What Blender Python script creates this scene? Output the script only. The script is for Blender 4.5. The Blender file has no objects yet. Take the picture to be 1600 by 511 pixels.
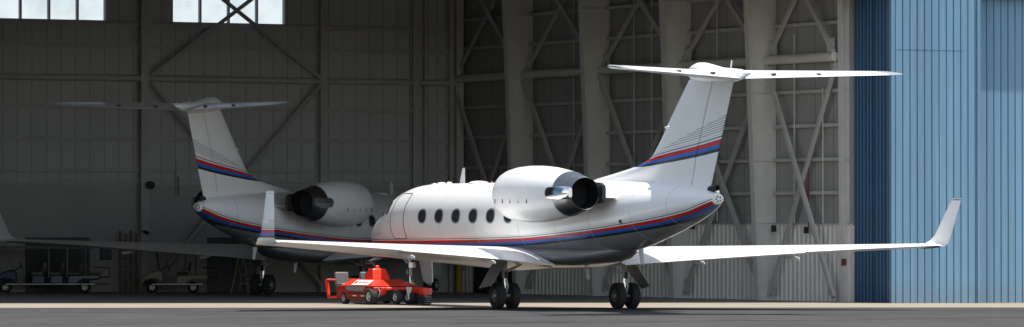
import bpy, bmesh, math, random
from mathutils import Vector, Matrix, Euler
R = math.radians
random.seed(7)
scene = bpy.context.scene
COL = scene.collection

# ------------------------------------------------------------------ camera
FPX = 7500.0                      # focal length in photo pixels (1600 wide)
CAM_Z = 2.6
HORIZON = 353.0
cam_d = bpy.data.cameras.new('camera'); cam = bpy.data.objects.new('camera', cam_d); COL.objects.link(cam)
cam_d.sensor_width = 36.0; cam_d.lens = 36.0 * FPX / 1600.0
cam_d.clip_start = 1.0; cam_d.clip_end = 6000.0
cam.location = (0, 0, CAM_Z)
cam.rotation_euler = (R(90) + math.atan((HORIZON - 255.5) / FPX), 0, 0)
scene.camera = cam

# ------------------------------------------------------------------ light
SUN_ELEV, SUN_AZ = 74.0, (0.997, -0.078)       # horizontal direction towards the sun
world = bpy.data.worlds.new('World'); scene.world = world; world.use_nodes = True
wn = world.node_tree; bgn = wn.nodes['Background']
sky = wn.nodes.new('ShaderNodeTexSky'); sky.sky_type = 'NISHITA'; sky.sun_disc = False
sky.sun_elevation = R(SUN_ELEV); sky.sun_rotation = math.atan2(SUN_AZ[0], SUN_AZ[1])
sky.air_density = 1.0; sky.dust_density = 0.3; sky.ozone_density = 1.0
hz = wn.nodes.new('ShaderNodeHueSaturation'); hz.inputs['Saturation'].default_value = .55
wn.links.new(sky.outputs['Color'], hz.inputs['Color']); wn.links.new(hz.outputs['Color'], bgn.inputs['Color']); bgn.inputs['Strength'].default_value = 0.13
sl = bpy.data.lights.new('sun', 'SUN'); sl.energy = 4.0; sl.angle = R(0.53); sl.color = (1.0, 0.955, 0.88)
so = bpy.data.objects.new('sun', sl); COL.objects.link(so)
to_sun = Vector((SUN_AZ[0] * math.cos(R(SUN_ELEV)), SUN_AZ[1] * math.cos(R(SUN_ELEV)), math.sin(R(SUN_ELEV))))
so.rotation_euler = to_sun.to_track_quat('Z', 'Y').to_euler(); so.location = (60, 100, 90)
scene.view_settings.view_transform = 'Standard'; scene.view_settings.look = 'None'
scene.view_settings.exposure = 0.84; scene.view_settings.gamma = 1.0
scene.view_settings.use_curve_mapping = False
scene.render.engine = 'CYCLES'
cy = scene.cycles
cy.use_denoising = True
cy.max_bounces = 10; cy.diffuse_bounces = 6; cy.glossy_bounces = 4; cy.transmission_bounces = 4
cy.sample_clamp_indirect = 8.0
cy.caustics_reflective = False; cy.caustics_refractive = False

# ------------------------------------------------------------------ geometry helpers
class MB:
    """collects faces for one mesh"""
    def __init__(s): s.v = []; s.f = []; s.m = []; s.a = {}
    def add(s, vs, fs, mi=0):
        o = len(s.v); s.v += [tuple(p) for p in vs]
        for f in fs: s.f.append(tuple(i + o for i in f)); s.m.append(mi)
        return o
    def attr(s, name, start, vals):
        d = s.a.setdefault(name, {})
        for i, x in enumerate(vals): d[start + i] = x
    def box(s, c, d, rot=None, mi=0):
        x, y, z = d[0] / 2, d[1] / 2, d[2] / 2
        vs = [Vector((a * x, b * y, e * z)) for a in (-1, 1) for b in (-1, 1) for e in (-1, 1)]
        if rot is not None:
            M = Euler(rot).to_matrix() if not isinstance(rot, Matrix) else rot
            vs = [M @ p for p in vs]
        vs = [p + Vector(c) for p in vs]
        return s.add(vs, [(0, 1, 3, 2), (4, 6, 7, 5), (0, 4, 5, 1), (2, 3, 7, 6), (0, 2, 6, 4), (1, 5, 7, 3)], mi)
    def span(s, a, b, mi=0):
        return s.box([(a[i] + b[i]) / 2 for i in range(3)], [abs(b[i] - a[i]) for i in range(3)], mi=mi)
    def bar(s, p, q, w, h, mi=0, up=(0, 0, 1)):
        p, q = Vector(p), Vector(q); d = (q - p).normalized(); u = Vector(up)
        if abs(d.dot(u)) > .98: u = Vector((1, 0, 0))
        sd = d.cross(u).normalized(); u = sd.cross(d).normalized()
        vs = [e + sd * a * w / 2 + u * b * h / 2 for e in (p, q) for a, b in ((-1, -1), (1, -1), (1, 1), (-1, 1))]
        return s.add(vs, [(3, 2, 1, 0), (4, 5, 6, 7), (0, 1, 5, 4), (1, 2, 6, 5), (2, 3, 7, 6), (3, 0, 4, 7)], mi)
    def tube(s, pts, r, n=8, mi=0, cap=True):
        pts = [Vector(p) for p in pts]; rs = r if isinstance(r, (list, tuple)) else [r] * len(pts)
        rings = []; u = None
        for i, p in enumerate(pts):
            d = (pts[min(i + 1, len(pts) - 1)] - pts[max(i - 1, 0)]).normalized()
            if u is None:
                u = d.orthogonal().normalized()
            u = (u - d * u.dot(d)).normalized(); w = d.cross(u)
            rings.append([p + (u * math.cos(t) + w * math.sin(t)) * rs[i] for t in (2 * math.pi * k / n for k in range(n))])
        return s.loft(rings, cap, cap, mi)
    def loft(s, rings, cap0=True, cap1=True, mi=0, closed=True):
        n = len(rings[0]); vs = [p for r in rings for p in r]; fs = []
        for i in range(len(rings) - 1):
            for k in range(n if closed else n - 1):
                a, b = i * n + k, i * n + (k + 1) % n
                fs.append((a, b, b + n, a + n))
        if cap0: fs.append(tuple(range(n - 1, -1, -1)))
        if cap1: fs.append(tuple(range((len(rings) - 1) * n, len(rings) * n)))
        return s.add(vs, fs, mi)
    def lathe(s, prof, o, axis, n=32, mi=0, cap0=False, cap1=False):
        """prof: (distance along axis, radius)"""
        ax = Vector(axis).normalized(); u = ax.orthogonal().normalized(); w = ax.cross(u); o = Vector(o)
        rings = [[o + ax * a + (u * math.cos(2 * math.pi * k / n) + w * math.sin(2 * math.pi * k / n)) * max(r, 1e-4) for k in range(n)] for a, r in prof]
        return s.loft(rings, cap0, cap1, mi)
    def prism(s, poly, fn, w0, w1, mi=0):
        n = len(poly)
        vs = [fn(u, v, w) for w in (w0, w1) for u, v in poly]
        fs = [tuple(range(n - 1, -1, -1)), tuple(range(n, 2 * n))]
        for k in range(n):
            j = (k + 1) % n; fs.append((k, j, j + n, k + n))
        return s.add(vs, fs, mi)
    def build(s, name, mats, parent=None, smooth=None, bevel=0, loc=None, rot=None, segs=2):
        me = bpy.data.meshes.new(name); me.from_pydata(s.v, [], s.f)
        for m in (mats if isinstance(mats, (list, tuple)) else [mats]): me.materials.append(m)
        me.polygons.foreach_set('material_index', s.m)
        bm = bmesh.new(); bm.from_mesh(me); bmesh.ops.recalc_face_normals(bm, faces=bm.faces); bm.to_mesh(me); bm.free()
        for an, d in s.a.items():
            at = me.attributes.new(an, 'FLOAT', 'POINT')
            at.data.foreach_set('value', [d.get(i, 10.0) for i in range(len(s.v))])
        if smooth:
            me.shade_smooth(); me.set_sharp_from_angle(angle=R(smooth))
        ob = bpy.data.objects.new(name, me); COL.objects.link(ob)
        if parent is not None: ob.parent = parent
        if loc is not None: ob.location = loc
        if rot is not None: ob.rotation_euler = rot
        if bevel:
            b = ob.modifiers.new('edge', 'BEVEL'); b.width = bevel; b.segments = segs; b.limit_method = 'ANGLE'; b.angle_limit = R(40)
            if not smooth: me.shade_smooth(); me.set_sharp_from_angle(angle=R(35))
        return ob

def tag(o, label=None, cat=None, group=None, kind=None):
    if label: o['label'] = label
    if cat: o['category'] = cat
    if group: o['group'] = group
    if kind: o['kind'] = kind
    return o
def thing(name, label, cat, loc=(0, 0, 0), rot=(0, 0, 0), group=None):
    o = bpy.data.objects.new(name, None); o.empty_display_size = .3; COL.objects.link(o)
    o.location = loc; o.rotation_euler = rot
    return tag(o, label, cat, group)
def dup(root):
    r = root.copy(); COL.objects.link(r)
    for ch in list(root.children):
        c = ch.copy(); COL.objects.link(c); c.parent = r
        for g in list(ch.children):
            d = g.copy(); COL.objects.link(d); d.parent = c
    return r
def pchip(pts):
    pts = sorted(pts); xs = [p[0] for p in pts]; ys = [p[1] for p in pts]; n = len(xs)
    h = [xs[i + 1] - xs[i] for i in range(n - 1)]; dl = [(ys[i + 1] - ys[i]) / h[i] for i in range(n - 1)]
    m = [dl[0]] + [0.0] * (n - 2) + [dl[-1]]
    for i in range(1, n - 1):
        if dl[i - 1] * dl[i] > 0:
            w1, w2 = 2 * h[i] + h[i - 1], h[i] + 2 * h[i - 1]
            m[i] = (w1 + w2) / (w1 / dl[i - 1] + w2 / dl[i])
    def f(x):
        if x <= xs[0]: return ys[0] + m[0] * (x - xs[0]) * 0
        if x >= xs[-1]: return ys[-1]
        i = max(k for k in range(n - 1) if xs[k] <= x); t = (x - xs[i]) / h[i]
        return (ys[i] * (1 + 2 * t) * (1 - t) ** 2 + h[i] * m[i] * t * (1 - t) ** 2 + ys[i + 1] * t * t * (3 - 2 * t) + h[i] * m[i + 1] * t * t * (t - 1))
    return f
def lerp(a, b, t): return a + (b - a) * t

# ------------------------------------------------------------------ the sloping apron
GA, GB = -0.00564, -0.00354
def gz(x, y): return GA * (max(-150, min(150, x)) - 1.66) + GB * (max(-50, min(330, y)) - 150)
def gp(px, py):
    k, m = (px - 800) / FPX, (py - HORIZON) / FPX
    Y = (CAM_Z + GA * 1.66 + GB * 150) / (m + GA * k + GB)
    return Vector((k * Y, Y, CAM_Z - m * Y))

# ------------------------------------------------------------------ materials
def mat(name, col, rough=.6, metal=0., coat=0., spec=.5, var=0., vscale=3., bump=0., bscale=40., vcol=None, stretch=None, lo=.35, hi=.7):
    m = bpy.data.materials.new(name); m.use_nodes = True; nt = m.node_tree; b = nt.nodes['Principled BSDF']
    b.inputs['Base Color'].default_value = (*col, 1); b.inputs['Roughness'].default_value = rough
    b.inputs['Metallic'].default_value = metal; b.inputs['Coat Weight'].default_value = coat; b.inputs['Coat Roughness'].default_value = .10
    b.inputs['Specular IOR Level'].default_value = spec
    if var or bump:
        tc = nt.nodes.new('ShaderNodeTexCoord'); src = tc.outputs['Object']
        if stretch:
            mp = nt.nodes.new('ShaderNodeMapping'); mp.inputs['Scale'].default_value = stretch
            nt.links.new(src, mp.inputs['Vector']); src = mp.outputs['Vector']
    if var:
        n = nt.nodes.new('ShaderNodeTexNoise'); n.inputs['Scale'].default_value = vscale; n.inputs['Detail'].default_value = 8; n.inputs['Roughness'].default_value = .62
        nt.links.new(src, n.inputs['Vector'])
        mr = nt.nodes.new('ShaderNodeMapRange'); mr.inputs[1].default_value = lo; mr.inputs[2].default_value = hi
        nt.links.new(n.outputs['Fac'], mr.inputs[0])
        mx = nt.nodes.new('ShaderNodeMix'); mx.data_type = 'RGBA'
        v2 = vcol or tuple(c * (1 - var) for c in col)
        mx.inputs[6].default_value = (*col, 1); mx.inputs[7].default_value = (*v2, 1)
        nt.links.new(mr.outputs[0], mx.inputs[0]); nt.links.new(mx.outputs[2], b.inputs['Base Color'])
    if bump:
        n2 = nt.nodes.new('ShaderNodeTexNoise'); n2.inputs['Scale'].default_value = bscale; n2.inputs['Detail'].default_value = 6
        nt.links.new(src, n2.inputs['Vector'])
        bp = nt.nodes.new('ShaderNodeBump'); bp.inputs['Strength'].default_value = bump; bp.inputs['Distance'].default_value = .02
        nt.links.new(n2.outputs['Fac'], bp.inputs['Height']); nt.links.new(bp.outputs['Normal'], b.inputs['Normal'])
    return m
M = {}
M['white'] = mat('white_aircraft_paint', (.80, .80, .79), .38, coat=.35, var=.06, vscale=1.3)
M['asphalt'] = mat('old_asphalt', (.061, .06, .0575), .95, spec=.1, var=.28, vscale=.35, bump=.25, bscale=30, stretch=(1, .35, 1))
M['concrete'] = mat('pale_concrete', (.28, .237, .195), .95, spec=.1, var=.14, vscale=.5, bump=.15, bscale=25)
M['hfloor'] = mat('hangar_floor_paint', (.17, .166, .158), .45, var=.22, vscale=.6)
M['insul'] = mat('grey_insulation', (.55, .555, .545), .9, var=.10, vscale=.8, stretch=(1, 1, .25))
M['lower'] = mat('grey_wall_paint', (.44, .43, .41), .75, var=.10, vscale=.7)
M['steel'] = mat('grey_steel_paint', (.66, .65, .60), .55, var=.12, vscale=1.2)
M['steelb'] = mat('dull_steel_paint', (.50, .50, .475), .6, var=.15, vscale=1.2)
M['wains'] = mat('ribbed_wall_panel', (.80, .775, .71), .55, var=.14, vscale=1.0, stretch=(1, 1, .3))
M['blue'] = mat('blue_ribbed_metal', (.135, .275, .40), .5, var=.14, vscale=.5, stretch=(1, 1, .18), vcol=(.15, .28, .38))
M['bluedark'] = mat('blue_end_shade_and_joint', (.03, .085, .17), .5, var=.12, vscale=.8)  # blue darkened as painted shade on the leaf ends; also the sheet joint
M['roof'] = mat('roof_sheet', (.36, .36, .35), .7)
M['chrome'] = mat('polished_metal', (.72, .72, .74), .12, 1.0)
M['nozzle'] = mat('bare_nozzle_metal', (.27, .275, .285), .33, 1.0, var=.25, vscale=4)
M['dark'] = mat('dark_opening_black', (.012, .012, .013), .7)  # flat black for engine ducts and painted-on rim holes
M['rubber'] = mat('black_rubber', (.02, .02, .021), .8, var=.2, vscale=9)
M['rim'] = mat('wheel_alloy', (.55, .55, .54), .4, .3)
M['rimdark'] = mat('dirty_wheel_alloy', (.16, .16, .16), .5, .3)
M['seam'] = mat('panel_gap', (.05, .05, .055), .8)
M['joint'] = mat('grey_sealant', (.45, .45, .45), .6)
M['gear'] = mat('gear_white_paint', (.62, .62, .6), .35, var=.2, vscale=6)
M['greyp'] = mat('grey_gear_paint', (.22, .225, .23), .4, var=.15, vscale=3)
M['winglass'] = mat('cabin_glass', (.03, .035, .04), .06, spec=.8)
M['winframe'] = mat('window_surround', (.42, .43, .45), .3, .5)
M['red'] = mat('red_tug_paint', (.80, .042, .018), .35, coat=.4, var=.15, vscale=5)
M['reddark'] = mat('darker_red_paint', (.36, .02, .012), .5, var=.25, vscale=6)  # darker red of the chassis and platform
M['seat'] = mat('grey_vinyl', (.13, .13, .135), .55, var=.12, vscale=8)
M['plate'] = mat('white_plate', (.78, .77, .74), .5)
M['yellow'] = mat('yellow_paint', (.42, .27, .015), .5, var=.2, vscale=4)
M['bluecart'] = mat('blue_cart_paint', (.018, .035, .12), .35, coat=.4)
M['cream'] = mat('cream_cart_paint', (.30, .275, .22), .35)
M['canopy'] = mat('beige_canopy', (.20, .18, .14), .5)
M['alu'] = mat('aluminium', (.55, .55, .55), .4, .7)
M['wood'] = mat('brown_fibreglass', (.16, .085, .04), .6, var=.2, vscale=8)
M['cabinet'] = mat('dark_grey_metal', (.085, .09, .095), .5, var=.15, vscale=2)
M['blackp'] = mat('black_paint', (.02, .02, .022), .5)
M['beacon'] = mat('red_lens', (.6, .02, .02), .2)
M['amber'] = mat('amber_lens', (.7, .3, .06), .2)
M['bluetank'] = mat('blue_unit_paint', (.03, .05, .13), .4, var=.2, vscale=4)
M['rust'] = mat('rust_red_paint', (.18, .05, .03), .6, var=.3, vscale=6)
M['tipmetal'] = mat('bare_leading_edge', (.55, .54, .52), .3, .8)
M['deice'] = mat('tan_primer', (.55, .38, .22), .5)

def glass_mat():
    m = bpy.data.materials.new('hangar_window_glass'); m.use_nodes = True; nt = m.node_tree
    b = nt.nodes['Principled BSDF']; nt.nodes.remove(b)
    t = nt.nodes.new('ShaderNodeBsdfTransparent'); t.inputs[0].default_value = (.84, .95, .97, 1)
    g = nt.nodes.new('ShaderNodeBsdfGlossy'); g.inputs['Roughness'].default_value = .05
    tc = nt.nodes.new('ShaderNodeTexCoord'); n = nt.nodes.new('ShaderNodeTexNoise'); n.inputs['Scale'].default_value = 1.1; n.inputs['Detail'].default_value = 6
    nt.links.new(tc.outputs['Object'], n.inputs['Vector']); cm = nt.nodes.new('ShaderNodeMix'); cm.data_type = 'RGBA'
    cm.inputs[6].default_value = (.80, .82, .87, 1); cm.inputs[7].default_value = (.72, .75, .80, 1)
    q = nt.nodes.new('ShaderNodeMapRange'); q.inputs[1].default_value = .4; q.inputs[2].default_value = .75; nt.links.new(n.outputs['Fac'], q.inputs[0]); nt.links.new(q.outputs[0], cm.inputs[0]); nt.links.new(cm.outputs[2], t.inputs[0])
    mx = nt.nodes.new('ShaderNodeMixShader'); mx.inputs[0].default_value = .06
    nt.links.new(t.outputs[0], mx.inputs[1]); nt.links.new(g.outputs[0], mx.inputs[2])
    nt.links.new(mx.outputs[0], nt.nodes['Material Output'].inputs['Surface'])
    return m
M['glass'] = glass_mat()

def seam_wall(m, axis, pitch, width, dark):
    """thin vertical joints of a sheet-clad wall, a pattern of the sheets themselves"""
    nt = m.node_tree; b = nt.nodes['Principled BSDF']
    tc = nt.nodes.new('ShaderNodeTexCoord'); sp = nt.nodes.new('ShaderNodeSeparateXYZ'); nt.links.new(tc.outputs['Object'], sp.inputs[0])
    d = nt.nodes.new('ShaderNodeMath'); d.operation = 'DIVIDE'; d.inputs[1].default_value = pitch; nt.links.new(sp.outputs[axis], d.inputs[0])
    f = nt.nodes.new('ShaderNodeMath'); f.operation = 'FRACT'; nt.links.new(d.outputs[0], f.inputs[0])
    l = nt.nodes.new('ShaderNodeMath'); l.operation = 'LESS_THAN'; l.inputs[1].default_value = width / pitch; nt.links.new(f.outputs[0], l.inputs[0])
    s = nt.nodes.new('ShaderNodeMath'); s.operation = 'MULTIPLY'; s.inputs[1].default_value = dark; nt.links.new(l.outputs[0], s.inputs[0])
    mx = nt.nodes.new('ShaderNodeMix'); mx.data_type = 'RGBA'; mx.inputs[7].default_value = (.06, .06, .058, 1)
    src = b.inputs['Base Color'].links[0].from_socket
    nt.links.new(src, mx.inputs[6]); nt.links.new(s.outputs[0], mx.inputs[0]); nt.links.new(mx.outputs[2], b.inputs['Base Color'])
M['insulx'] = M['insul'].copy(); M['insulx'].name = 'grey_wall_sheet'; seam_wall(M['insulx'], 0, .62, .035, .5)
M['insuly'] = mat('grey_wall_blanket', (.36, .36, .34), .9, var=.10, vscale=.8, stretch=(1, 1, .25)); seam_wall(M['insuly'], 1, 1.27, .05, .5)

def weather_sheets(m, pitch):
    nt = m.node_tree; b = nt.nodes['Principled BSDF']; src = b.inputs['Base Color'].links[0].from_socket
    tc = nt.nodes.new('ShaderNodeTexCoord'); sp = nt.nodes.new('ShaderNodeSeparateXYZ'); nt.links.new(tc.outputs['Object'], sp.inputs[0])
    d = nt.nodes.new('ShaderNodeMath'); d.operation = 'DIVIDE'; d.inputs[1].default_value = pitch; nt.links.new(sp.outputs[0], d.inputs[0])
    f = nt.nodes.new('ShaderNodeMath'); f.operation = 'FLOOR'; nt.links.new(d.outputs[0], f.inputs[0])
    w = nt.nodes.new('ShaderNodeTexWhiteNoise'); w.noise_dimensions = '1D'; nt.links.new(f.outputs[0], w.inputs['W'])
    mr = nt.nodes.new('ShaderNodeMapRange'); mr.inputs[3].default_value = .90; mr.inputs[4].default_value = 1.08; nt.links.new(w.outputs['Value'], mr.inputs[0])
    n = nt.nodes.new('ShaderNodeTexNoise'); n.inputs['Scale'].default_value = 2.2; n.inputs['Detail'].default_value = 10
    mp = nt.nodes.new('ShaderNodeMapping'); mp.inputs['Scale'].default_value = (5, 5, .12); nt.links.new(tc.outputs['Object'], mp.inputs[0]); nt.links.new(mp.outputs[0], n.inputs['Vector'])
    m2 = nt.nodes.new('ShaderNodeMapRange'); m2.inputs[1].default_value = .3; m2.inputs[2].default_value = .75; m2.inputs[3].default_value = 1.08; m2.inputs[4].default_value = .86; nt.links.new(n.outputs['Fac'], m2.inputs[0])
    mm = nt.nodes.new('ShaderNodeMath'); mm.operation = 'MULTIPLY'; nt.links.new(mr.outputs[0], mm.inputs[0]); nt.links.new(m2.outputs[0], mm.inputs[1])
    vm = nt.nodes.new('ShaderNodeVectorMath'); vm.operation = 'SCALE'; nt.links.new(src, vm.inputs[0]); nt.links.new(mm.outputs[0], vm.inputs['Scale'])
    n3 = nt.nodes.new('ShaderNodeTexNoise'); n3.inputs['Scale'].default_value = 1.5; nt.links.new(tc.outputs['Object'], n3.inputs['Vector'])
    g = nt.nodes.new('ShaderNodeMapRange'); g.inputs[1].default_value = .1; g.inputs[2].default_value = .75; g.inputs[3].default_value = .55; g.inputs[4].default_value = 0.; nt.links.new(sp.outputs[2], g.inputs[0])
    gm = nt.nodes.new('ShaderNodeMath'); gm.operation = 'MULTIPLY'; nt.links.new(g.outputs[0], gm.inputs[0]); nt.links.new(n3.outputs['Fac'], gm.inputs[1])
    mx = nt.nodes.new('ShaderNodeMix'); mx.data_type = 'RGBA'; mx.inputs[7].default_value = (.17, .16, .14, 1)
    nt.links.new(gm.outputs[0], mx.inputs[0]); nt.links.new(vm.outputs[0], mx.inputs[6]); nt.links.new(mx.outputs[2], b.inputs['Base Color'])
weather_sheets(M['blue'], .915)

def stripe_mat(name, BELLY):
    """white paint with the cheat line: attribute 'stripe' is height over the red/blue edge, 'pin' counts pinstripes, 'pinmask' bounds them"""
    m = mat(name, (.80, .80, .79), .36, coat=.4); nt = m.node_tree; b = nt.nodes['Principled BSDF']
    at = nt.nodes.new('ShaderNodeAttribute'); at.attribute_name = 'stripe'
    mr = nt.nodes.new('ShaderNodeMapRange'); mr.inputs[1].default_value = -.5; mr.inputs[2].default_value = .5
    nt.links.new(at.outputs['Fac'], mr.inputs[0])
    cr = nt.nodes.new('ShaderNodeValToRGB'); cr.color_ramp.interpolation = 'CONSTANT'
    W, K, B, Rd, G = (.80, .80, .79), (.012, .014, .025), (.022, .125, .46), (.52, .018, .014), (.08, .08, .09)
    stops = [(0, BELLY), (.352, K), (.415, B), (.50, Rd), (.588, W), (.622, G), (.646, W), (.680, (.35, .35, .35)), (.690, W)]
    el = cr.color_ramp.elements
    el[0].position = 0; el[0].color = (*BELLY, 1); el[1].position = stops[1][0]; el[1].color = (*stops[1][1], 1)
    for p, c in stops[2:]:
        e = el.new(p); e.color = (*c, 1)
    nt.links.new(mr.outputs[0], cr.inputs[0])
    a2 = nt.nodes.new('ShaderNodeAttribute'); a2.attribute_name = 'pin'
    fr = nt.nodes.new('ShaderNodeMath'); fr.operation = 'FRACT'; nt.links.new(a2.outputs['Fac'], fr.inputs[0])
    lt = nt.nodes.new('ShaderNodeMath'); lt.operation = 'LESS_THAN'; lt.inputs[1].default_value = .30; nt.links.new(fr.outputs[0], lt.inputs[0])
    a3 = nt.nodes.new('ShaderNodeAttribute'); a3.attribute_name = 'pinmask'
    gt = nt.nodes.new('ShaderNodeMath'); gt.operation = 'GREATER_THAN'; gt.inputs[1].default_value = 0; nt.links.new(a3.outputs['Fac'], gt.inputs[0])
    g4 = nt.nodes.new('ShaderNodeMath'); g4.operation = 'GREATER_THAN'; g4.inputs[1].default_value = 0; nt.links.new(a2.outputs['Fac'], g4.inputs[0])
    mu = nt.nodes.new('ShaderNodeMath'); mu.operation = 'MULTIPLY'; nt.links.new(lt.outputs[0], mu.inputs[0]); nt.links.new(gt.outputs[0], mu.inputs[1])
    mu2 = nt.nodes.new('ShaderNodeMath'); mu2.operation = 'MULTIPLY'; nt.links.new(mu.outputs[0], mu2.inputs[0]); nt.links.new(g4.outputs[0], mu2.inputs[1])
    mx = nt.nodes.new('ShaderNodeMix'); mx.data_type = 'RGBA'; mx.inputs[7].default_value = (.22, .225, .23, 1)
    nt.links.new(mu2.outputs[0], mx.inputs[0]); nt.links.new(cr.outputs[0], mx.inputs[6]); nt.links.new(mx.outputs[2], b.inputs['Base Color'])
    return m
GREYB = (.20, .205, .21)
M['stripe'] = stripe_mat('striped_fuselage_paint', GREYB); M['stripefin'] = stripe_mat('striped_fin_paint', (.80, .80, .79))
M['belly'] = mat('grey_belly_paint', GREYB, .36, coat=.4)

# ------------------------------------------------------------------ setting: ground, concrete apron
mb = MB()
xs = [-2500, -150, 0, 150, 2500]; ys = [-2500, -50, 120, 330, 2500]
mb.add([(x, y, gz(x, y)) for y in ys for x in xs], [(j * 5 + i, j * 5 + i + 1, j * 5 + i + 6, j * 5 + i + 5) for j in range(4) for i in range(4)])
tag(mb.build('ground', M['asphalt']), kind='structure')

HA = R(27.7)
ER = Vector((math.cos(HA), math.sin(HA), 0)); EI = Vector((-math.sin(HA), math.cos(HA), 0))
HO = Vector((12.2, 172.0, 0))
def H(x, y, z=0): return HO + ER * x + EI * y + Vector((0, 0, z))
def to_h(p): d = Vector(p) - HO; return d.dot(ER), d.dot(EI)
DEPTH = 30.6; LEFTX = -48.0
def ground_poly(name, pts, m, dz):
    b = MB(); b.add([(p[0], p[1], gz(p[0], p[1]) + dz) for p in pts], [tuple(range(len(pts)))])
    return tag(b.build(name, m), kind='structure')
ea, eb = gp(0, 481.2), gp(1600, 480.6)
ed = (eb - ea).normalized(); ea2 = ea - ed * 60; eb2 = eb + ed * 60
c1, c2 = H(60, -.42), H(-75, -.42)
ground_poly('concrete_apron', [ea2, eb2, c1, c2], M['concrete'], .004)
ground_poly('hangar_floor', [H(-75, -.42), H(60, -.42), H(60, DEPTH + 4), H(-75, DEPTH + 4)], M['hfloor'], .006)

def strip(name, a, b_, w, m, dz, wob=.0):
    a, b_ = Vector(a), Vector(b_); d = (b_ - a); n = Vector((-d.y, d.x, 0)).normalized(); mbx = MB(); k = 40; vs = []
    for i in range(k + 1):
        q = a + d * i / k + n * random.uniform(-wob, wob); ww = w * random.uniform(.6, 1.1) / 2
        for s_ in (-1, 1): e = q + n * ww * s_; vs.append((e.x, e.y, gz(e.x, e.y) + dz))
    mbx.add(vs, [(2 * i, 2 * i + 2, 2 * i + 3, 2 * i + 1) for i in range(k)]); return tag(mbx.build(name, m), kind='structure')
M['tar'] = mat('tar_joint', (.035, .035, .034), .8, spec=.2)
M['tyre'] = mat('tyre_mark', (.054, .053, .051), .95, spec=.1)
M['patch'] = mat('newer_asphalt', (.075, .073, .069), .95, spec=.1, var=.2, vscale=1.5)
for k in range(5):
    q = H(-40 + 11 * k, -.44); e = q + (EI * -14.0)
    strip('pavement_joint', q - EI * .2, e, .05, M['tar'], .009)
strip('pavement_joint', ea2, eb2, .10, M['tar'], .010, .02)
strip('pavement_joint', gp(-100, 492), gp(1700, 490), .07, M['tar'], .006, .05)
strip('pavement_joint', gp(-100, 502.5), gp(1700, 500), .06, M['tar'], .006, .05)
for a, b_, w in (((-60, 489.5), (500, 486), .35), ((300, 498), (1250, 491), .3), ((700, 506), (1700, 495), .3), ((-50, 508), (900, 503), .3)):
    strip('tyre_mark', gp(*a), gp(*b_), w, M['tyre'], .007, .04)
for a, b_, w in (((60, 486.3), (150, 486), 1.2), ((390, 484.4), (470, 484.2), .8), ((1180, 500), (1330, 499), 2.2)):
    strip('asphalt_patch', gp(*a), gp(*b_), w, M['patch'], .005, .1)
# ------------------------------------------------------------------ the hangar
hangar = thing('hangar', 'large grey steel hangar with blue ribbed doors slid open to the right', 'hangar', HO, (0, 0, HA))
ROOFZ, HEADZ = 14.2, 10.8
# back wall with openings for two window strips
def back_x(px, inset=0.0):
    k = (px - 800) / FPX; o = H(0, DEPTH - inset)
    return (k * o.y - o.x) / (ER.x - k * ER.y)
def back_z(px, py):
    p = H(back_x(px), DEPTH); return CAM_Z - (py - HORIZON) / FPX * p.y
wz0, wz1 = 10.72, 12.7
wins = [(-27.0, back_x(165)), (back_x(268), back_x(445))]
b = MB(); y0, y1 = DEPTH, DEPTH + .25
LOWZ = 4.25
b.span((LEFTX, y0, LOWZ), (0.25, y1, wz0)); b.span((LEFTX, y0, wz1), (0.25, y1, ROOFZ))
xsw = [LEFTX] + [v for w in wins for v in w] + [0.25]
for i in range(0, len(xsw), 2): b.span((xsw[i], y0, wz0), (xsw[i + 1], y1, wz1))
b.build('back_wall', M['insulx'], hangar)
b = MB(); b.span((LEFTX, y0 - .06, -.6), (0.25, y1, LOWZ)); b.build('lower_back_wall', M['lower'], hangar)
for (wa, wb) in wins:
    f = MB(); t = .09
    f.span((wa, y0 - .05, wz0), (wb, y0 + .12, wz0 + t)); f.span((wa, y0 - .05, wz1 - t), (wb, y0 + .12, wz1))
    n = max(1, round((wb - wa) / 1.17))
    for k in range(n + 1):
        xx = lerp(wa, wb, k / n); f.span((xx - .04, y0 - .048, wz0 + t), (xx + .04, y0 + .118, wz1 - t))
    w = f.build('window', M['steel'], hangar)
    p = MB(); p.span((wa, y0 + .03, wz0 + .02), (wb, y0 + .04, wz1 - .02)); p.build('pane', M['glass'], w)
# right wall: blanket above, ribbed wainscot below
b = MB(); b.span((0, 0, 2.6), (.25, DEPTH, ROOFZ)); b.build('right_wall', M['insuly'], hangar)
def ribbed(mb, p0, along, out, length, z0, z1, pitch, depth, top=.42, mi=0, flank=.12):
    p0, along, out = Vector(p0), Vector(along), Vector(out); prof = []; n = int(length / pitch)
    for k in range(n + 1):
        a = k * pitch
        for da, d in ((0, 0), ((1 - top) * pitch, 0), ((1 - top + flank) * pitch, depth), ((1 - flank) * pitch, depth)):
            if a + da <= length: prof.append((a + da, d))
    prof.append((length, 0))
    vs = []
    for a, d in prof:
        q = p0 + along * a + out * d; vs += [q + Vector((0, 0, z0)), q + Vector((0, 0, z1))]
    mb.add(vs, [(2 * i, 2 * i + 2, 2 * i + 3, 2 * i + 1) for i in range(len(prof) - 1)], mi)
b = MB(); ribbed(b, (-.05, 0, 0), (0, 1, 0), (-1, 0, 0), DEPTH, -.6, 2.62, .305, .05); b.span((-.02, 0, -.6), (.25, DEPTH, 2.597))
b.build('wainscot', M['wains'], hangar)
b = MB(); b.span((-.10, 0, 2.62), (0, DEPTH - .1, 2.68)); b.build('wainscot_cap', M['steel'], hangar)
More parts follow.
